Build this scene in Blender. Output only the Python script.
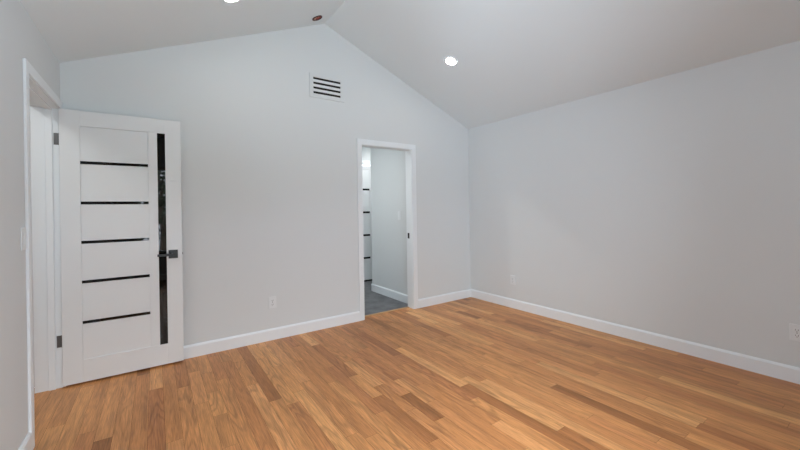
import bpy, bmesh, math, random
from mathutils import Vector, Matrix
for o in list(bpy.data.objects): bpy.data.objects.remove(o, do_unlink=True)
S = bpy.context.scene
COL = S.collection
RX = math.radians

# ---------------------------------------------------------------- camera
EYE = Vector((0, 0, 1.27))
yaw, roll = RX(34.693), RX(-0.903)
fw = Vector((math.sin(yaw), math.cos(yaw), 0)); rt = Vector((math.cos(yaw), -math.sin(yaw), 0)); up = rt.cross(fw)
r2 = rt*math.cos(roll) + up*math.sin(roll); u2 = up*math.cos(roll) - rt*math.sin(roll)
cam = bpy.data.cameras.new('camera'); camo = bpy.data.objects.new('camera', cam); COL.objects.link(camo)
cam.sensor_width = 36; cam.lens = 354.075/800*36; cam.shift_y = -(225-209.06)/800; cam.clip_start = 0.02
camo.matrix_world = Matrix(((r2.x, u2.x, -fw.x, EYE.x), (r2.y, u2.y, -fw.y, EYE.y), (r2.z, u2.z, -fw.z, EYE.z), (0, 0, 0, 1)))
S.camera = camo

# ---------------------------------------------------------------- sky, daylight, exposure
SKY_STRENGTH = 26.0
GROUND_GLOW = (0.84, 0.93, 1.06)  # added glow from below the horizon, brightens the ceiling
SKY = (0.35, 0.385, 0.44)
LAMP_STRENGTH = 78.0
HALL_STRENGTH = 520.0
SIDE_HALL_FILL = 26.0  # unseen fill light added beyond the left doorway to brighten its frame
ADDED_WINDOW = (0.0, 0.9, 0.95, 2.05)  # unseen window added to brighten the right wall
W = bpy.data.worlds.new('sky'); S.world = W; W.use_nodes = True
nt = W.node_tree; bg = nt.nodes['Background']
geo = nt.nodes.new('ShaderNodeTexCoord'); sep = nt.nodes.new('ShaderNodeSeparateXYZ'); ramp = nt.nodes.new('ShaderNodeValToRGB'); half = nt.nodes.new('ShaderNodeMapRange')
half.inputs[1].default_value = -1; half.inputs[2].default_value = 1
nt.links.new(geo.outputs['Generated'], sep.inputs[0]); nt.links.new(sep.outputs['Z'], half.inputs[0]); nt.links.new(half.outputs[0], ramp.inputs[0])
# below the horizon: bright glow added to light the ceiling; above: soft overcast sky
for p, c in ((0.0, GROUND_GLOW), (0.485, GROUND_GLOW), (0.515, SKY), (1.0, SKY)):
    e = ramp.color_ramp.elements[0] if p == 0 else ramp.color_ramp.elements[1] if p == 1 else ramp.color_ramp.elements.new(p)
    e.color = (*c, 1)
nt.links.new(ramp.outputs[0], bg.inputs[0]); bg.inputs[1].default_value = SKY_STRENGTH
S.view_settings.view_transform = 'Standard'; S.view_settings.look = 'None'
S.view_settings.gamma = 1; S.view_settings.use_curve_mapping = False
S.view_settings.exposure = 0.0
WINDOWS = [(-0.30, 2.00, 0.50, 2.12)]
FRONT = -1.0
for k, (x0, x1, z0, z1) in enumerate(WINDOWS):          # sky portals: they guide daylight through the panes
    l = bpy.data.lights.new('window_daylight', 'AREA'); l.shape = 'RECTANGLE'; l.size = x1-x0; l.size_y = z1-z0
    lo = bpy.data.objects.new('window_daylight', l); COL.objects.link(lo)
    lo.location = ((x0+x1)/2, FRONT-0.13, (z0+z1)/2); lo.rotation_euler = (RX(90), 0, 0)
    l.cycles.is_portal = True
l = bpy.data.lights.new('added_window_daylight', 'AREA'); l.shape = 'RECTANGLE'; l.size = ADDED_WINDOW[1]-ADDED_WINDOW[0]; l.size_y = ADDED_WINDOW[3]-ADDED_WINDOW[2]  # portal of the added, unseen side window
lo = bpy.data.objects.new('added_window_daylight', l); COL.objects.link(lo)
lo.location = (-0.71, (ADDED_WINDOW[0]+ADDED_WINDOW[1])/2, (ADDED_WINDOW[2]+ADDED_WINDOW[3])/2); lo.rotation_euler = (RX(90), 0, RX(-90))
l.cycles.is_portal = True
S.cycles.max_bounces = 10; S.cycles.diffuse_bounces = 8
S.cycles.caustics_reflective = False; S.cycles.caustics_refractive = False
S.cycles.use_denoising = True

# ---------------------------------------------------------------- materials
def mat(name, col, rough=0.5, spec=0.5, metal=0.0, bump=None, emit=None):
    m = bpy.data.materials.new(name); m.use_nodes = True
    n = m.node_tree; b = n.nodes['Principled BSDF']
    b.inputs['Base Color'].default_value = (*col, 1); b.inputs['Roughness'].default_value = rough
    b.inputs['Specular IOR Level'].default_value = spec; b.inputs['Metallic'].default_value = metal
    if emit:
        b.inputs['Emission Color'].default_value = (*emit[0], 1); b.inputs['Emission Strength'].default_value = emit[1]
    if bump:
        tc = n.nodes.new('ShaderNodeTexCoord'); no = n.nodes.new('ShaderNodeTexNoise'); bp = n.nodes.new('ShaderNodeBump')
        no.inputs['Scale'].default_value = bump[0]; no.inputs['Detail'].default_value = 3
        bp.inputs['Strength'].default_value = bump[1]; bp.inputs['Distance'].default_value = 0.002
        n.links.new(tc.outputs['Object'], no.inputs['Vector']); n.links.new(no.outputs['Fac'], bp.inputs['Height'])
        n.links.new(bp.outputs['Normal'], b.inputs['Normal'])
    return m
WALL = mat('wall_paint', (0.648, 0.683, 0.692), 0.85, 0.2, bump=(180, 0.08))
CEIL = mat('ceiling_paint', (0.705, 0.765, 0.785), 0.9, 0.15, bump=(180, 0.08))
TRIM = mat('trim_paint', (0.765, 0.81, 0.835), 0.4, 0.4)
DOOR = mat('door_paint', (0.725, 0.757, 0.77), 0.42, 0.4, bump=(60, 0.03))
BLACKGLASS = mat('black_glass', (0.002, 0.002, 0.002), 0.02, 0.33)
BLACKMETAL = mat('black_metal', (0.018, 0.018, 0.02), 0.38, 0.5, 0.3)
STEEL = mat('satin_steel', (0.16, 0.16, 0.16), 0.42, 0.5, 0.9)
PLASTIC = mat('white_plastic', (0.70, 0.735, 0.75), 0.35, 0.4)
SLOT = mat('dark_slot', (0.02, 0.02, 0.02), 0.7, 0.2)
GREYSLOT = mat('socket_slot', (0.10, 0.10, 0.10), 0.7, 0.2)
LENS = mat('lamp_lens', (0.9, 0.9, 0.9), 0.5, 0.2, emit=((1, 0.985, 0.96), LAMP_STRENGTH))
HLENS = mat('hall_lamp_lens', (0.9, 0.9, 0.9), 0.5, 0.2, emit=((1, 0.99, 0.98), HALL_STRENGTH))
SLENS = mat('side_hall_fill_lens', (0.9, 0.9, 0.9), 0.5, 0.2, emit=((1, 0.99, 0.98), SIDE_HALL_FILL))
REDBOX = mat('red_box', (0.34, 0.05, 0.03), 0.55, 0.4)
DARKRIM = mat('dark_rim', (0.09, 0.06, 0.055), 0.5, 0.4)
COPPER = mat('bare_copper', (0.70, 0.45, 0.33), 0.4, 0.5, 0.4)
REDWIRE = mat('red_wire', (0.42, 0.05, 0.03), 0.45, 0.4)
BARK = mat('bark', (0.12, 0.09, 0.07), 0.9, 0.2, bump=(20, 0.5))
LEAF = mat('leaf', (0.045, 0.055, 0.035), 0.6, 0.3)
LAWN = mat('lawn', (0.10, 0.15, 0.06), 0.95, 0.1, bump=(30, 0.6))
SUBFLOOR = mat('board_seam', (0.10, 0.05, 0.025), 0.8, 0.2)

def node(n, t, **kw):
    x = n.nodes.new(t)
    for k, v in kw.items(): setattr(x, k, v)
    return x
def oak():
    m = bpy.data.materials.new('oak_boards'); m.use_nodes = True; n = m.node_tree; L = n.links; b = n.nodes['Principled BSDF']
    at = node(n, 'ShaderNodeAttribute', attribute_name='tone'); sep = node(n, 'ShaderNodeSeparateColor'); L.new(at.outputs['Color'], sep.inputs[0])
    uv = node(n, 'ShaderNodeUVMap', uv_map='board'); su = node(n, 'ShaderNodeSeparateXYZ'); L.new(uv.outputs[0], su.inputs[0])
    def mul(a, k):
        x = node(n, 'ShaderNodeMath', operation='MULTIPLY'); L.new(a, x.inputs[0]); x.inputs[1].default_value = k; return x.outputs[0]
    def vec(su_, sv_, sr_):
        c = node(n, 'ShaderNodeCombineXYZ'); L.new(mul(su.outputs[0], su_), c.inputs[0]); L.new(mul(su.outputs[1], sv_), c.inputs[1]); L.new(mul(sep.outputs[1], sr_), c.inputs[2]); return c.outputs[0]
    # tone of each board
    r = node(n, 'ShaderNodeValToRGB'); L.new(sep.outputs[0], r.inputs[0]); e = r.color_ramp.elements
    e[0].position = 0; e[0].color = (0.328, 0.132, 0.042, 1); e[1].position = 1; e[1].color = (0.747, 0.392, 0.157, 1)
    for p, c in ((0.12, (0.418, 0.173, 0.060, 1)), (0.35, (0.537, 0.233, 0.082, 1)), (0.7, (0.655, 0.307, 0.111, 1))):
        q = e.new(p); q.color = c
    # warm / pale shift per board
    hs = node(n, 'ShaderNodeMixRGB', blend_type='MIX'); mr = node(n, 'ShaderNodeMapRange'); L.new(sep.outputs[2], mr.inputs[0])
    mr.inputs[1].default_value = 0.6; mr.inputs[2].default_value = 1; mr.inputs[3].default_value = 0; mr.inputs[4].default_value = 0.35
    L.new(mr.outputs[0], hs.inputs[0]); L.new(r.outputs[0], hs.inputs[1]); hs.inputs[2].default_value = (0.582, 0.231, 0.094, 1)
    # cathedral figure
    n1 = node(n, 'ShaderNodeTexNoise'); L.new(vec(11, 1.1, 90), n1.inputs['Vector']); n1.inputs['Scale'].default_value = 1; n1.inputs['Detail'].default_value = 1.2; n1.inputs['Distortion'].default_value = 0.3
    sn = node(n, 'ShaderNodeMath', operation='SINE'); L.new(mul(n1.outputs[0], 60), sn.inputs[0])
    m1 = node(n, 'ShaderNodeMapRange'); L.new(sn.outputs[0], m1.inputs[0]); m1.inputs[1].default_value = 0.1; m1.inputs[2].default_value = 1; m1.inputs[3].default_value = 1.03; m1.inputs[4].default_value = 0.76
    # pores: long fine streaks
    n2 = node(n, 'ShaderNodeTexNoise'); L.new(vec(330, 9, 50), n2.inputs['Vector']); n2.inputs['Scale'].default_value = 1; n2.inputs['Detail'].default_value = 2
    m2 = node(n, 'ShaderNodeMapRange'); L.new(n2.outputs[0], m2.inputs[0]); m2.inputs[1].default_value = 0.35; m2.inputs[2].default_value = 0.65; m2.inputs[3].default_value = 0.76; m2.inputs[4].default_value = 1.12
    # broad mineral streaks and small knots
    n3 = node(n, 'ShaderNodeTexNoise'); L.new(vec(24, 1.6, 33), n3.inputs['Vector']); n3.inputs['Scale'].default_value = 1; n3.inputs['Detail'].default_value = 3
    m3 = node(n, 'ShaderNodeMapRange'); L.new(n3.outputs[0], m3.inputs[0]); m3.inputs[1].default_value = 0.42; m3.inputs[2].default_value = 0.76; m3.inputs[3].default_value = 1.09; m3.inputs[4].default_value = 0.76
    # only some boards are flat sawn and show the figure strongly
    mk = node(n, 'ShaderNodeMapRange'); L.new(sep.outputs[1], mk.inputs[0]); mk.inputs[1].default_value = 0.55; mk.inputs[2].default_value = 0.75; mk.inputs[3].default_value = 0.25; mk.inputs[4].default_value = 0.9
    fm = node(n, 'ShaderNodeMixRGB'); L.new(mk.outputs[0], fm.inputs[0]); fm.inputs[1].default_value = (0.98, 0.98, 0.98, 1); L.new(m1.outputs[0], fm.inputs[2])
    a = node(n, 'ShaderNodeMath', operation='MULTIPLY'); L.new(fm.outputs[0], a.inputs[0]); L.new(m2.outputs[0], a.inputs[1])
    a2 = node(n, 'ShaderNodeMath', operation='MULTIPLY'); L.new(a.outputs[0], a2.inputs[0]); L.new(m3.outputs[0], a2.inputs[1])
    mx = node(n, 'ShaderNodeMixRGB', blend_type='MULTIPLY'); mx.inputs[0].default_value = 1; L.new(hs.outputs[0], mx.inputs[1]); L.new(a2.outputs[0], mx.inputs[2])
    L.new(mx.outputs[0], b.inputs['Base Color']); b.inputs['Roughness'].default_value = 0.38; b.inputs['Specular IOR Level'].default_value = 0.3
    bp = node(n, 'ShaderNodeBump'); bp.inputs['Strength'].default_value = 0.06; bp.inputs['Distance'].default_value = 0.001; L.new(a2.outputs[0], bp.inputs['Height']); L.new(bp.outputs[0], b.inputs['Normal'])
    return m
OAK = oak()
OAKSTRIP = mat('oak_strip', (0.50, 0.30, 0.14), 0.4, 0.4, bump=(90, 0.1))
def slate():
    m = mat('grey_slate_tile', (0.1, 0.1, 0.11), 0.5, 0.35); n = m.node_tree; L = n.links; b = n.nodes['Principled BSDF']
    tc = node(n, 'ShaderNodeTexCoord'); no = node(n, 'ShaderNodeTexNoise'); L.new(tc.outputs['Object'], no.inputs['Vector']); no.inputs['Scale'].default_value = 7; no.inputs['Detail'].default_value = 6
    r = node(n, 'ShaderNodeValToRGB'); L.new(no.outputs[0], r.inputs[0]); r.color_ramp.elements[0].position = 0.3; r.color_ramp.elements[0].color = (0.10, 0.105, 0.115, 1)
    r.color_ramp.elements[1].position = 0.7; r.color_ramp.elements[1].color = (0.19, 0.195, 0.205, 1)
    br = node(n, 'ShaderNodeTexBrick'); L.new(tc.outputs['Object'], br.inputs['Vector']); br.inputs['Scale'].default_value = 1; br.inputs['Brick Width'].default_value = 0.6; br.inputs['Row Height'].default_value = 0.3; br.inputs['Mortar Size'].default_value = 0.003
    L.new(r.outputs[0], br.inputs['Color1']); L.new(r.outputs[0], br.inputs['Color2']); br.inputs['Mortar'].default_value = (0.14, 0.14, 0.145, 1)
    L.new(br.outputs[0], b.inputs['Base Color']); return m
SLATE = slate()
def pane_mat():
    m = bpy.data.materials.new('window_glass'); m.use_nodes = True; n = m.node_tree; n.nodes.remove(n.nodes['Principled BSDF'])
    t = node(n, 'ShaderNodeBsdfTransparent'); g = node(n, 'ShaderNodeBsdfGlossy'); f = node(n, 'ShaderNodeFresnel'); x = node(n, 'ShaderNodeMixShader')
    g.inputs['Roughness'].default_value = 0.0; f.inputs[0].default_value = 1.45
    n.links.new(f.outputs[0], x.inputs[0]); n.links.new(t.outputs[0], x.inputs[1]); n.links.new(g.outputs[0], x.inputs[2])
    n.links.new(x.outputs[0], n.nodes['Material Output'].inputs[0]); return m
PANE = pane_mat()

# ---------------------------------------------------------------- builders (vertices in room metres; an object's origin is its thing's base)
def box(bm, x0, x1, y0, y1, z0, z1):
    v = [bm.verts.new(p) for p in ((x0,y0,z0),(x1,y0,z0),(x1,y1,z0),(x0,y1,z0),(x0,y0,z1),(x1,y0,z1),(x1,y1,z1),(x0,y1,z1))]
    for f in ((3,2,1,0),(4,5,6,7),(0,1,5,4),(1,2,6,5),(2,3,7,6),(3,0,4,7)): bm.faces.new([v[i] for i in f])
def prism(bm, pts, vec):
    a = [bm.verts.new(p) for p in pts]; b = [bm.verts.new(Vector(p)+Vector(vec)) for p in pts]
    bm.faces.new(a); bm.faces.new(b[::-1]); k = len(pts)
    for i in range(k): bm.faces.new((a[i], b[i], b[(i+1) % k], a[(i+1) % k]))
def lathe(bm, prof, axis_mat=Matrix(), seg=48):
    rings = []
    for r, z in prof:
        if r == 0: rings.append([bm.verts.new(axis_mat @ Vector((0, 0, z)))])
        else: rings.append([bm.verts.new(axis_mat @ Vector((r*math.cos(2*math.pi*i/seg), r*math.sin(2*math.pi*i/seg), z))) for i in range(seg)])
    for a, b in zip(rings, rings[1:]):
        for i in range(seg):
            j = (i+1) % seg
            if len(a) == 1 and len(b) > 1: bm.faces.new((a[0], b[j], b[i]))
            elif len(b) == 1 and len(a) > 1: bm.faces.new((a[i], a[j], b[0]))
            elif len(a) > 1: bm.faces.new((a[i], a[j], b[j], b[i]))
def tube(bm, pts, r, seg=8):
    pts = [Vector(p) for p in pts]; rings = []
    for i, p in enumerate(pts):
        t = (pts[min(i+1, len(pts)-1)] - pts[max(i-1, 0)]).normalized()
        a = t.orthogonal().normalized(); b = t.cross(a)
        rr = r[i] if isinstance(r, (list, tuple)) else r
        rings.append([bm.verts.new(p + rr*(math.cos(2*math.pi*k/seg)*a + math.sin(2*math.pi*k/seg)*b)) for k in range(seg)])
    for A, B in zip(rings, rings[1:]):
        off = min(range(seg), key=lambda o: (A[0].co - B[o].co).length)
        for k in range(seg): bm.faces.new((A[k], A[(k+1) % seg], B[(k+1+off) % seg], B[(k+off) % seg]))
    bm.faces.new(rings[0][::-1]); bm.faces.new(rings[-1])
def link(name, bm, m, root=None, parent=None, origin=None, bevel=0, smooth=False, seg=2):
    org = Vector(root.location) if root is not None else (Vector(origin) if origin is not None else Vector((0, 0, 0)))
    for v in bm.verts: v.co -= org
    bmesh.ops.recalc_face_normals(bm, faces=bm.faces)
    me = bpy.data.meshes.new(name); bm.to_mesh(me); bm.free(); me.materials.append(m)
    o = bpy.data.objects.new(name, me); COL.objects.link(o)
    if root is None: o.location = org
    else: o.parent = parent if parent is not None else root
    if smooth:
        for p in me.polygons: p.use_smooth = True
    if bevel:
        b = o.modifiers.new('bevel', 'BEVEL'); b.width = bevel; b.segments = seg; b.limit_method = 'ANGLE'
    return o
def bmb(*boxes):
    bm = bmesh.new()
    for b in boxes: box(bm, *b)
    return bm
def empty(name, loc):
    o = bpy.data.objects.new(name, None); o.location = loc; o.empty_display_size = 0.1; COL.objects.link(o); return o
def tag(o, label, cat, group=None, kind=None):
    o['label'] = label; o['category'] = cat
    if group: o['group'] = group
    if kind: o['kind'] = kind
    return o
def struct(o, label, cat): return tag(o, label, cat, kind='structure')

# ---------------------------------------------------------------- the room
XL, XR, YB = -0.57, 3.705, 3.604
EAVE, XA, RIDGE = 2.40, 1.54, 3.293
WT = 0.12
def roof_z(x): return EAVE + (RIDGE-EAVE)*((x-XL)/(XA-XL) if x < XA else (XR-x)/(XR-XA))
# left doorway and back doorway clear openings
LD0, LD1, LDZ = 2.752, 3.556, 2.043
BD0, BD1, BDZ = 1.973, 2.678, 2.018

def floor():
    rnd = random.Random(11); bw = 0.0826; gap = 0.0005
    bm = bmesh.new(); uvl = bm.loops.layers.uv.new('board'); col = bm.loops.layers.float_color.new('tone')
    def board(x0, x1, y0, y1, c):
        f = bm.faces.new([bm.verts.new(p) for p in ((x0+gap, y0+gap, 0), (x1-gap, y0+gap, 0), (x1-gap, y1-gap, 0), (x0+gap, y1-gap, 0))])
        o = rnd.random()*5
        for lp in f.loops:
            lp[uvl].uv = (lp.vert.co.x-x0, lp.vert.co.y-y0+o); lp[col] = c
        f.material_index = 0
    x = -1.95
    while x < XR + 0.02:
        y = FRONT-0.02 - rnd.random()*1.2
        while y < 3.68:
            ln = rnd.choice((0.35, 0.5, 0.7, 0.9, 1.1, 1.4, 1.7))*rnd.uniform(0.85, 1.15)
            t = min(1, max(0, rnd.gauss(0.5, 0.22)))
            if rnd.random() < 0.07: t = rnd.uniform(0.05, 0.2)
            y0, y1 = max(y, FRONT-0.02), min(y+ln, 3.70)
            if y1-y0 > 0.004: board(x, x+bw, y0, y1, (t, rnd.random(), rnd.random(), 1))
            y += ln
        x += bw
    top = len(bm.faces)
    box(bm, -1.95, XR+0.08, FRONT-0.02, 3.70, -0.05, -0.0008)
    bm.faces.ensure_lookup_table()
    for f in bm.faces[top:]: f.material_index = 1
    me = bpy.data.meshes.new('floor'); bm.to_mesh(me); bm.free(); me.materials.append(OAK); me.materials.append(SUBFLOOR)
    o = bpy.data.objects.new('floor', me); COL.objects.link(o)
    return struct(o, 'orange brown oak strip floor of the bedroom', 'floor')
floor()
struct(link('floor_hall', bmb((0.9, 3.82, 3.70, 5.6, -0.05, -0.001)), SLATE), 'dark grey tile floor beyond the narrow back doorway', 'floor')

def gable(bm, x0, x1, z0, y0, y1, top=None):      # a slice of the gable wall up to the roof
    pts = [(x0, y0, z0), (x1, y0, z0)]
    if top is not None: pts += [(x1, y0, top), (x0, y0, top)]
    else:
        pts.append((x1, y0, roof_z(x1)))
        if x0 < XA < x1: pts.append((XA, y0, RIDGE))
        pts.append((x0, y0, roof_z(x0)))
    prism(bm, pts, (0, y1-y0, 0))
bm = bmesh.new()
gable(bm, XL-WT, BD0-0.02, 0, YB, YB+WT); gable(bm, BD1+0.02, XR+WT, 0, YB, YB+WT); gable(bm, BD0-0.02, BD1+0.02, BDZ+0.02, YB, YB+WT)
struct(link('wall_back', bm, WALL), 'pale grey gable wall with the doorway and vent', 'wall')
sw = ADDED_WINDOW
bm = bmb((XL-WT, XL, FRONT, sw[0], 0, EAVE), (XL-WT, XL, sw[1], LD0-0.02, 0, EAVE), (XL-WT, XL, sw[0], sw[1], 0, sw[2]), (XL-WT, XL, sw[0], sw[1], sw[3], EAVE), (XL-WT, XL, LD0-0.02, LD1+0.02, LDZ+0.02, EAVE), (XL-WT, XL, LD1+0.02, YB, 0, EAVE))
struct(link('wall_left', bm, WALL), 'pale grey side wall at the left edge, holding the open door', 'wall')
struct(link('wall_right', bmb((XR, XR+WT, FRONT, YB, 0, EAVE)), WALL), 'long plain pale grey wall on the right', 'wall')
bm = bmesh.new(); f0, f1 = FRONT-WT, FRONT
xs = [XL-WT, WINDOWS[0][0], WINDOWS[0][1], XR+WT]
gable(bm, xs[0], xs[1], 0, f0, f1); gable(bm, xs[2], xs[3], 0, f0, f1)
for (x0, x1, z0, z1) in WINDOWS:
    gable(bm, x0, x1, 0, f0, f1, top=z0); gable(bm, x0, x1, z1, f0, f1)
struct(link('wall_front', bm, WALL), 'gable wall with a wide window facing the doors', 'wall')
bm = bmesh.new(); th = 0.1
for (xa, xb) in ((XL-WT, XA), (XA, XR+WT)):
    za, zb = roof_z(xa), roof_z(xb)
    prism(bm, [(xa, FRONT-WT, za), (xb, FRONT-WT, zb), (xb, FRONT-WT, zb+th), (xa, FRONT-WT, za+th)], (0, YB+2*WT-FRONT, 0))
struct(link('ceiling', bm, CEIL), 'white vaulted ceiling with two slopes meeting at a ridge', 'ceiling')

# left hall behind the open door
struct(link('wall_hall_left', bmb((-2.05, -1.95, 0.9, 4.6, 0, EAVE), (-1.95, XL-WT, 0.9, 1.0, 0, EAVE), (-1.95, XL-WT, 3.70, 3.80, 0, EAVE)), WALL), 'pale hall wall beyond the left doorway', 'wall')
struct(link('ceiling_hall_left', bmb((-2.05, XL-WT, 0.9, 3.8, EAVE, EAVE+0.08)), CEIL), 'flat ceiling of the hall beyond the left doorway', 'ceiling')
# back hall beyond the narrow doorway
HX, HY, HF = 2.780, 4.807, 5.47
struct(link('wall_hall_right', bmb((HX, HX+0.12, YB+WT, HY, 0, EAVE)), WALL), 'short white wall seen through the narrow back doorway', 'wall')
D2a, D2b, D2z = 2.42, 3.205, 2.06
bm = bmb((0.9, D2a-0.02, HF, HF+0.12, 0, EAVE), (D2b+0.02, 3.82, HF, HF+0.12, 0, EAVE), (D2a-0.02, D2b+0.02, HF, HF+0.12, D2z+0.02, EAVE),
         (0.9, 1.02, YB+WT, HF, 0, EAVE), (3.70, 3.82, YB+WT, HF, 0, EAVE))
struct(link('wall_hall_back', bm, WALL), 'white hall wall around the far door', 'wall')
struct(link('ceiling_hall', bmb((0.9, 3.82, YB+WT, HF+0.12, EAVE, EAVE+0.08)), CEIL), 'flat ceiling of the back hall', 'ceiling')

# ---------------------------------------------------------------- baseboards
BH, BT = 0.112, 0.014
def base_profile(a, b, nrm):
    a, b, n = Vector(a), Vector(b), Vector(nrm)
    prof = [(0, 0), (BT, 0), (BT, BH-0.016), (BT-0.003, BH-0.010), (0.005, BH), (0, BH)]
    bm = bmesh.new(); prism(bm, [a + n*d + Vector((0, 0, z)) for d, z in prof], b-a); return bm
def baseboard(name, label, *runs):
    bm = bmesh.new()
    for r in runs:
        t = base_profile(*r); me = bpy.data.meshes.new('t'); t.to_mesh(me); t.free(); bm.from_mesh(me); bpy.data.meshes.remove(me)
    return struct(link(name, bm, TRIM), label, 'baseboard')
CW = 0.066; CT = 0.013
baseboard('baseboard_back', 'white baseboard along the gable wall, broken by the doorway', ((XL, YB, 0), (BD0-CW, YB, 0), (0, -1, 0)), ((BD1+CW, YB, 0), (XR, YB, 0), (0, -1, 0)))
baseboard('baseboard_right', 'long white baseboard under the plain right wall', ((XR, FRONT, 0), (XR, YB, 0), (-1, 0, 0)))
baseboard('baseboard_left', 'white baseboard at the bottom left corner', ((XL, FRONT, 0), (XL, LD0-0.060, 0), (1, 0, 0)))
baseboard('baseboard_front', 'white baseboard under the window', ((XL, FRONT, 0), (XR, FRONT, 0), (0, 1, 0)))
baseboard('baseboard_hall', 'white baseboard on the short wall inside the back doorway', ((HX, YB+WT, 0), (HX, HY+BT, 0), (-1, 0, 0)), ((HX-BT, HY, 0), (HX+0.12, HY, 0), (0, 1, 0)))

# ---------------------------------------------------------------- door frames
def u_frame(bm, axis, a0, a1, top, w, d0, d1):     # U-shaped surround of width w outside the opening a0..a1
    def b(p0, p1, z0, z1):
        if axis == 'x': box(bm, p0, p1, d0, d1, z0, z1)
        else: box(bm, d0, d1, p0, p1, z0, z1)
    b(a0-w, a0, 0, top); b(a1, a1+w, 0, top); b(a0-w, a1+w, top, top+w)
# trim_1: left doorway
t1 = struct(empty('trim_1', (XL, LD0, 0)), 'white frame of the left doorway where the open door hangs', 'door frame')
bm = bmesh.new()
box(bm, XL, XL+CT, LD0-0.060, LD0-0.005, 0, LDZ+0.006); box(bm, XL, XL+CT, LD1+0.006, YB-BT-0.001, 0, LDZ+0.006); box(bm, XL, XL+CT, LD0-0.060, YB-0.001, LDZ+0.006, LDZ+0.066)
link('casing', bm, TRIM, t1, bevel=0.002)
bm = bmesh.new(); u_frame(bm, 'y', LD0, LD1, LDZ, 0.019, XL-WT-0.030, XL)
link('jamb', bm, TRIM, t1, bevel=0.001)
bm = bmb((XL-0.075, XL-0.037, LD0, LD0+0.011, 0, LDZ), (XL-0.075, XL-0.037, LD1-0.011, LD1, 0, LDZ), (XL-0.075, XL-0.037, LD0+0.011, LD1-0.011, LDZ-0.011, LDZ))
link('door_stop', bm, TRIM, t1, bevel=0.0015)
link('strike_plate', bmb((XL-0.034, XL-0.006, LD0, LD0+0.002, 0.89, 0.95)), BLACKMETAL, t1)
# trim_2: back doorway
t2 = struct(empty('trim_2', (BD0, YB, 0)), 'white frame of the narrow doorway in the gable wall', 'door frame')
bm = bmesh.new(); u_frame(bm, 'x', BD0-0.004, BD1+0.004, BDZ+0.004, CW-0.004, YB-CT, YB)
link('casing', bm, TRIM, t2, bevel=0.002)
bm = bmesh.new(); u_frame(bm, 'x', BD0, BD1, BDZ, 0.018, YB, YB+WT+0.004)
link('jamb', bm, TRIM, t2, bevel=0.001)
link('strike_plate', bmb((BD1-0.002, BD1, YB+0.060, YB+0.098, 0.89, 0.962)), BLACKMETAL, t2, bevel=0.0015)
struct(link('trim_3', bmb((BD0, BD1, YB+0.085, YB+0.125, 0, 0.006)), OAKSTRIP, bevel=0.002), 'thin oak threshold strip across the narrow back doorway', 'threshold')
# trim_4: frame of the far hall door
t4 = struct(empty('trim_4', (D2a, HF, 0)), 'white frame around the far hall door', 'door frame')
bm = bmesh.new(); u_frame(bm, 'x', D2a, D2b, D2z, 0.07, HF-CT, HF); link('casing', bm, TRIM, t4, bevel=0.002)
bm = bmesh.new(); u_frame(bm, 'x', D2a, D2b, D2z, 0.018, HF, HF+0.12); link('jamb', bm, TRIM, t4)

# ---------------------------------------------------------------- doors
def panel_door(root, x0, x1, yf, z0, z1, px0, px1, pz0, pz1, strips, glass, th=0.035):
    st = 0.0105 if glass else 0.016
    fr = bmb((x0, px0, yf, yf+th, z0, z1))
    if glass:
        g0, g1, gz0, gz1 = glass
        box(fr, g1, x1, yf, yf+th, z0, z1); box(fr, px0, g1, yf, yf+th, pz1, z1); box(fr, px0, g1, yf, yf+th, z0, pz0); box(fr, px1, g0, yf, yf+th, pz0, pz1)
    else:
        box(fr, px1, x1, yf, yf+th, z0, z1); box(fr, px0, px1, yf, yf+th, pz1, z1); box(fr, px0, px1, yf, yf+th, z0, pz0)
    link('frame', fr, DOOR, root, bevel=0.0016)
    edges = [pz0] + [v for s in strips for v in (s-st, s+st)] + [pz1]
    for k in range(0, len(edges), 2):
        link('panel', bmb((px0, px1, yf+0.006, yf+th-0.006, edges[k], edges[k+1])), DOOR, root, bevel=0.0012)
    for s in strips:
        o = link('glass_strip', bmb((px0, px1, yf+0.004, yf+th-0.004, s-st, s+st)), BLACKGLASS, root); o['label'] = 'thin black glass strip'
    if glass:
        o = link('glass_panel', bmb((g0, g1, yf+0.004, yf+th-0.004, gz0, gz1)), BLACKGLASS, root); o['label'] = 'tall narrow black glass panel'
DX0, DX1, DY = -0.5685, 0.186, 3.530
d1 = struct(empty('door_1', (DX0, DY, 0)), 'open white panel door with five thin black glass strips and a tall black glass panel', 'door')
panel_door(d1, DX0, DX1, DY, 0.015, 2.043, -0.455, -0.041, 0.183, 1.927, (0.458, 0.761, 1.058, 1.353, 1.656), (0.022, 0.076, 0.180, 1.926), 0.030)
hz = 0.923
hd = link('door_handle', bmb((0.089, 0.155, DY-0.009, DY, hz-0.035, hz+0.035)), BLACKMETAL, d1, bevel=0.0015); hd['label'] = 'black square door handle with a flat lever'
bm = bmesh.new(); lathe(bm, [(0, 0), (0.011, 0), (0.011, 0.046), (0, 0.046)], Matrix.Translation((0.112, DY-0.009, hz)) @ Matrix.Rotation(RX(90), 4, 'X'), 20)
link('neck', bm, BLACKMETAL, d1, hd)
link('lever', bmb((0.012, 0.124, DY-0.058, DY-0.046, hz-0.010, hz+0.010)), BLACKMETAL, d1, hd, bevel=0.002)
link('latch', bmb((DX1, DX1+0.006, DY+0.010, DY+0.024, hz-0.008, hz+0.008)), STEEL, d1, bevel=0.002)
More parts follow.
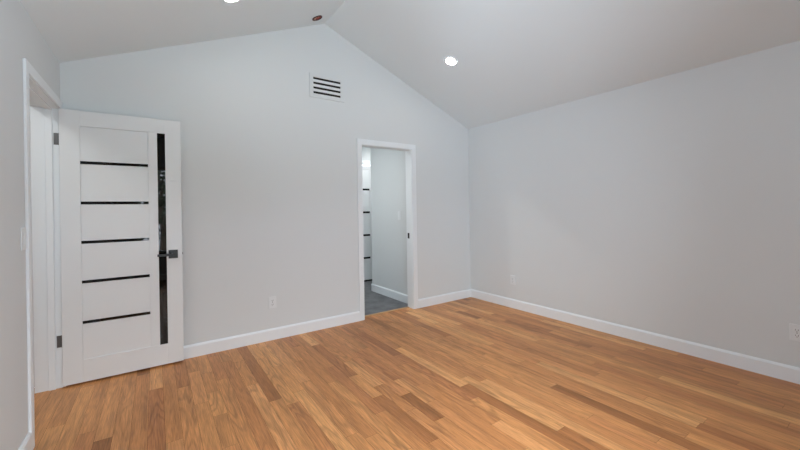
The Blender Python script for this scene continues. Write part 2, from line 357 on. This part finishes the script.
for z in (1.823, 0.340):
    h = link('hinge', bmb((XL-0.030, XL-0.003, LD1-0.0025, LD1, z-0.043, z+0.043)), STEEL, d1, bevel=0.001); h['label'] = 'satin grey hinge'
    bm = bmesh.new(); lathe(bm, [(0, -0.046), (0.0055, -0.046), (0.0055, 0.046), (0, 0.046)], Matrix.Translation((XL+0.0025, LD1-0.006, z)), 16)
    link('knuckle', bm, STEEL, d1, h, smooth=False)
d2 = struct(empty('door_2', (D2a, HF, 0)), 'white door with four black strips, far beyond the narrow doorway', 'door')
panel_door(d2, D2a+0.003, D2b-0.003, HF+0.008, 0.032, 2.05, D2a+0.09, 3.140, 0.055, 1.98, (0.418, 0.820, 1.222, 1.625), None)
o = link('gap_strip', bmb((D2a+0.003, D2b-0.003, HF+0.010, HF+0.040, 0.002, 0.032)), SLOT, d2); o['label'] = 'black strip standing in for the gap under the door'  # black strip stands in for the dark gap below the leaf

# ---------------------------------------------------------------- windows (daylight side)
for k, (x0, x1, z0, z1) in enumerate(WINDOWS):
    w = struct(empty('window_%d' % (k+1), ((x0+x1)/2, FRONT-WT, z0)), 'white framed window mirrored in the black glass of the open door', 'window')
    a, b, xm = FRONT-0.10, FRONT-0.04, (x0+x1)/2
    link('window_frame', bmb((x0, x0+0.045, a, b, z0, z1), (x1-0.045, x1, a, b, z0, z1), (x0+0.045, x1-0.045, a, b, z0, z0+0.045), (x0+0.045, x1-0.045, a, b, z1-0.045, z1), (xm-0.022, xm+0.022, a, b, z0+0.045, z1-0.045)), TRIM, w, bevel=0.002)
    for (p, q) in ((x0+0.045, xm-0.022), (xm+0.022, x1-0.045)):
        link('pane', bmb((p, q, FRONT-0.073, FRONT-0.069, z0+0.045, z1-0.045)), PANE, w)
    link('window_sill', bmb((x0-0.03, x1+0.03, FRONT-0.04, FRONT+0.03, z0-0.022, z0)), TRIM, w, bevel=0.003)

y0, y1, z0, z1 = ADDED_WINDOW
w = struct(empty('window_2', (XL-WT, (y0+y1)/2, z0)), 'small unseen window added in the left wall to light the right wall', 'window')
a, b = XL-0.10, XL-0.04
link('window_frame', bmb((a, b, y0, y0+0.04, z0, z1), (a, b, y1-0.04, y1, z0, z1), (a, b, y0+0.04, y1-0.04, z0, z0+0.04), (a, b, y0+0.04, y1-0.04, z1-0.04, z1)), TRIM, w, bevel=0.002)
link('pane', bmb((XL-0.073, XL-0.069, y0+0.04, y1-0.04, z0+0.04, z1-0.04)), PANE, w)
link('window_sill', bmb((XL-0.04, XL+0.03, y0-0.03, y1+0.03, z0-0.022, z0)), TRIM, w, bevel=0.003)

# ---------------------------------------------------------------- vent on the gable wall
sc = YB/3.62
def vw(x): return x*sc
def vz(z): return 1.27 + (z-1.27)*sc
v = tag(empty('wall_vent', (vw(1.565), YB, vz(2.475))), 'white rectangular wall vent with four black slots high on the gable', 'vent')
vx0, vx1, vzb, vzt = vw(1.364), vw(1.766), vz(2.476), vz(2.731)
sx0, sx1 = vw(1.404), vw(1.719); zc = [vz(2.682-0.0503*i) for i in range(4)]; sh = 0.0115
yf, yb = YB-0.010, YB-0.003
link('frame', bmb((vx0, sx0, yf, YB-0.0005, vzb, vzt), (sx1, vx1, yf, YB-0.0005, vzb, vzt), (sx0, sx1, yf, YB-0.0005, zc[0]+sh, vzt), (sx0, sx1, yf, YB-0.0005, vzb, zc[3]-sh)), WALL, v, bevel=0.0012)
for i in range(3):
    link('slat', bmb((sx0, sx1, yf, yb, zc[i+1]+sh, zc[i]-sh)), PLASTIC, v, bevel=0.001)
o = link('backing', bmb((sx0, sx1, yb, YB-0.0006, zc[3]-sh, zc[0]+sh)), SLOT, v); o['label'] = 'black duct opening behind the slats'

# ---------------------------------------------------------------- outlets and switches
def plate_thing(name, c, n, label, cat, group, kind):
    # c: centre on the wall, n: outward normal; u runs along the wall
    c, n = Vector(c), Vector(n); u = Vector((0, 0, 1)).cross(n)
    root = empty(name, c); tag(root, label, cat, group)
    def bb(u0, u1, d0, d1, z0, z1):
        bm = bmesh.new(); box(bm, u0, u1, d0, d1, z0, z1)
        for p in bm.verts: p.co = c + u*p.co.x + n*p.co.y + Vector((0, 0, p.co.z))
        return bm
    link('plate', bb(-0.036, 0.036, 0, 0.006, -0.059, 0.059), PLASTIC, root, bevel=0.003)
    if kind == 'outlet':
        for s in (-1, 1):
            r = link('receptacle', bb(-0.0165, 0.0165, 0.006, 0.008, s*0.0195-0.014, s*0.0195+0.014), PLASTIC, root, bevel=0.002)
            for q, hgt in ((-0.0065, 0.0045), (0.0065, 0.0055)):
                link('slot', bb(q-0.0012, q+0.0012, 0.0079, 0.0083, s*0.0195+0.002-hgt, s*0.0195+0.002+hgt), GREYSLOT, root, r)
            link('slot', bb(-0.0022, 0.0022, 0.0079, 0.0083, s*0.0195-0.0105, s*0.0195-0.006), GREYSLOT, root, r)
        link('screw', bb(-0.003, 0.003, 0.006, 0.0072, -0.003, 0.003), STEEL, root, bevel=0.001)
    else:
        link('rocker', bb(-0.0165, 0.0165, 0.006, 0.0095, -0.033, 0.033), PLASTIC, root, bevel=0.002)
    return root
G = 'white duplex outlets low on the walls'
plate_thing('wall_outlet', (0.944, YB, 0.368), (0, -1, 0), 'white outlet low on the gable wall between the doors', 'outlet', G, 'outlet')
plate_thing('wall_outlet', (XR, 2.871, 0.352), (-1, 0, 0), 'white outlet low on the right wall near the far corner', 'outlet', G, 'outlet')
plate_thing('wall_outlet', (XR, 0.466, 0.355), (-1, 0, 0), 'white outlet low on the right wall cut by the photo edge', 'outlet', G, 'outlet')
H = 'white rocker light switches'
plate_thing('light_switch', (XL, 2.644, 1.146), (1, 0, 0), 'white light switch beside the left doorway frame', 'light switch', H, 'switch')
plate_thing('light_switch', (HX, 4.03, 1.180), (-1, 0, 0), 'white light switch on the short wall inside the back doorway', 'light switch', H, 'switch')

# ---------------------------------------------------------------- ceiling lights and fitting
def slope_matrix(x, y):
    k = (RIDGE-EAVE)/(XA-XL) if x < XA else -(RIDGE-EAVE)/(XR-XA)
    nrm = Vector((k, 0, -1)).normalized(); xa = Vector((1, 0, k)).normalized(); ya = nrm.cross(xa)
    p = Vector((x, y, roof_z(x)))
    return Matrix(((xa.x, ya.x, nrm.x, p.x), (xa.y, ya.y, nrm.y, p.y), (xa.z, ya.z, nrm.z, p.z), (0, 0, 0, 1)))
def downlight(M, label, lens, group, k=0.86):
    root = empty('recessed_light', M.translation); tag(root, label, 'ceiling light', group)
    bm = bmesh.new(); lathe(bm, [(r*k, z) for r, z in ((0.064, 0.0005), (0.064, 0.0075), (0.070, 0.0075), (0.079, 0.004), (0.081, 0.0005))], M); link('trim_ring', bm, PLASTIC, root, smooth=True)
    bm = bmesh.new(); lathe(bm, [(r*k, z) for r, z in ((0, 0.010), (0.030, 0.0095), (0.055, 0.0085), (0.064, 0.006), (0.064, 0.001))], M); link('lens', bm, lens, root, smooth=True)
LG = 'round recessed ceiling lights of the bedroom'
downlight(slope_matrix(2.625, 2.79), 'lit round recessed light on the right ceiling slope', LENS, LG)
downlight(slope_matrix(0.490, 2.83), 'lit round recessed light on the left slope, cut by the top edge', LENS, LG)
downlight(slope_matrix(2.625, 0.40), 'unseen round recessed light added on the right slope nearer the windows', LENS, LG)  # this one and the next are unseen, added as extra light sources
downlight(slope_matrix(0.480, 0.40), 'unseen round recessed light added on the left slope nearer the windows', LENS, LG)
HM = Matrix(((1, 0, 0, 1.6), (0, -1, 0, 4.30), (0, 0, -1, EAVE), (0, 0, 0, 1)))
downlight(HM, 'round ceiling light of the back hall', HLENS, None)
HM3 = Matrix(((1, 0, 0, 3.25), (0, -1, 0, 4.98), (0, 0, -1, EAVE), (0, 0, 0, 1)))
downlight(HM3, 'round ceiling light just in front of the far hall door', HLENS, None, 0.62)
HM2 = Matrix(((1, 0, 0, -1.2), (0, -1, 0, 2.6), (0, 0, -1, EAVE), (0, 0, 0, 1)))
downlight(HM2, 'unseen round light added beyond the open door to brighten its frame', SLENS, None, 3.2)

M = slope_matrix(1.374, 3.408)
jb = tag(empty('ceiling_box', M.translation), 'small round red brown electrical box on the ceiling slope near the ridge', 'electrical box')
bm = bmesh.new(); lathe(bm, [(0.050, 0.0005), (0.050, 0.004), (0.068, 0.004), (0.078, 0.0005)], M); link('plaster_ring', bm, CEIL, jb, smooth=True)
bm = bmesh.new(); lathe(bm, [(0.045, 0.001), (0.045, 0.012), (0.052, 0.012), (0.052, 0.001)], M); link('rim', bm, DARKRIM, jb, smooth=False)
bm = bmesh.new(); lathe(bm, [(0, 0.002), (0.045, 0.002), (0.045, 0.001)], M); link('box_back', bm, REDBOX, jb)
for (a, r, m_) in ((0.2, 0.020, REDWIRE), (2.2, 0.024, COPPER), (4.4, 0.018, COPPER)):
    bm = bmesh.new()
    pts = [M @ Vector((0.018*math.cos(a)+r*math.cos(t)*0.8, 0.018*math.sin(a)+r*math.sin(t), 0.006+0.004*math.sin(t*0.5+a))) for t in [i*0.35 for i in range(15)]]
    tube(bm, pts, 0.0035); link('wire', bm, m_, jb, smooth=True)

# ---------------------------------------------------------------- garden beyond the windows (mirrored in the door's black glass)
struct(link('ground', bmb((-1.5, 4.6, -10, -6.2, -0.6, -0.45)), LAWN), 'lawn bed outside the windows', 'ground')
rnd = random.Random(5)
def tree(x, y, h, cr, n, label):
    t = tag(empty('garden_tree', (x, y, -0.45)), label, 'tree', 'trees outside the windows')
    bm = bmesh.new(); tube(bm, [(x, y, -0.45), (x+0.05, y, 0.6), (x-0.04, y+0.05, 1.6), (x+0.03, y, h*0.75)], [0.13, 0.10, 0.08, 0.04], 10)
    for k in range(7):
        a = k*2.4; z = 0.7 + 0.25*k
        tube(bm, [(x, y, z), (x+0.5*cr*math.cos(a), y+0.5*cr*math.sin(a), z+0.35), (x+0.9*cr*math.cos(a), y+0.9*cr*math.sin(a), z+0.6)], [0.045, 0.03, 0.012], 6)
    link('trunk', bm, BARK, t)
    bm = bmesh.new()
    for i in range(n):
        d = Vector((rnd.gauss(0, 1), rnd.gauss(0, 1), rnd.gauss(0, 1))).normalized()*rnd.random()**0.4
        c = Vector((x + d.x*cr, y + d.y*cr, h*0.55 + d.z*h*0.48)); s = rnd.uniform(0.07, 0.17)
        u = Vector((rnd.gauss(0, 1), rnd.gauss(0, 1), rnd.gauss(0, 1))).normalized(); w_ = u.orthogonal().normalized()*0.5
        bm.faces.new([bm.verts.new(c + q*s) for q in (u, w_, -u, -w_)])
    link('foliage', bm, LEAF, t)
tree(0.2, -7.6, 3.2, 1.5, 1000, 'leafy tree outside, mirrored in the tall black glass of the open door')
tree(3.6, -8.2, 3.6, 1.6, 2200, 'larger leafy tree farther out beyond the windows')
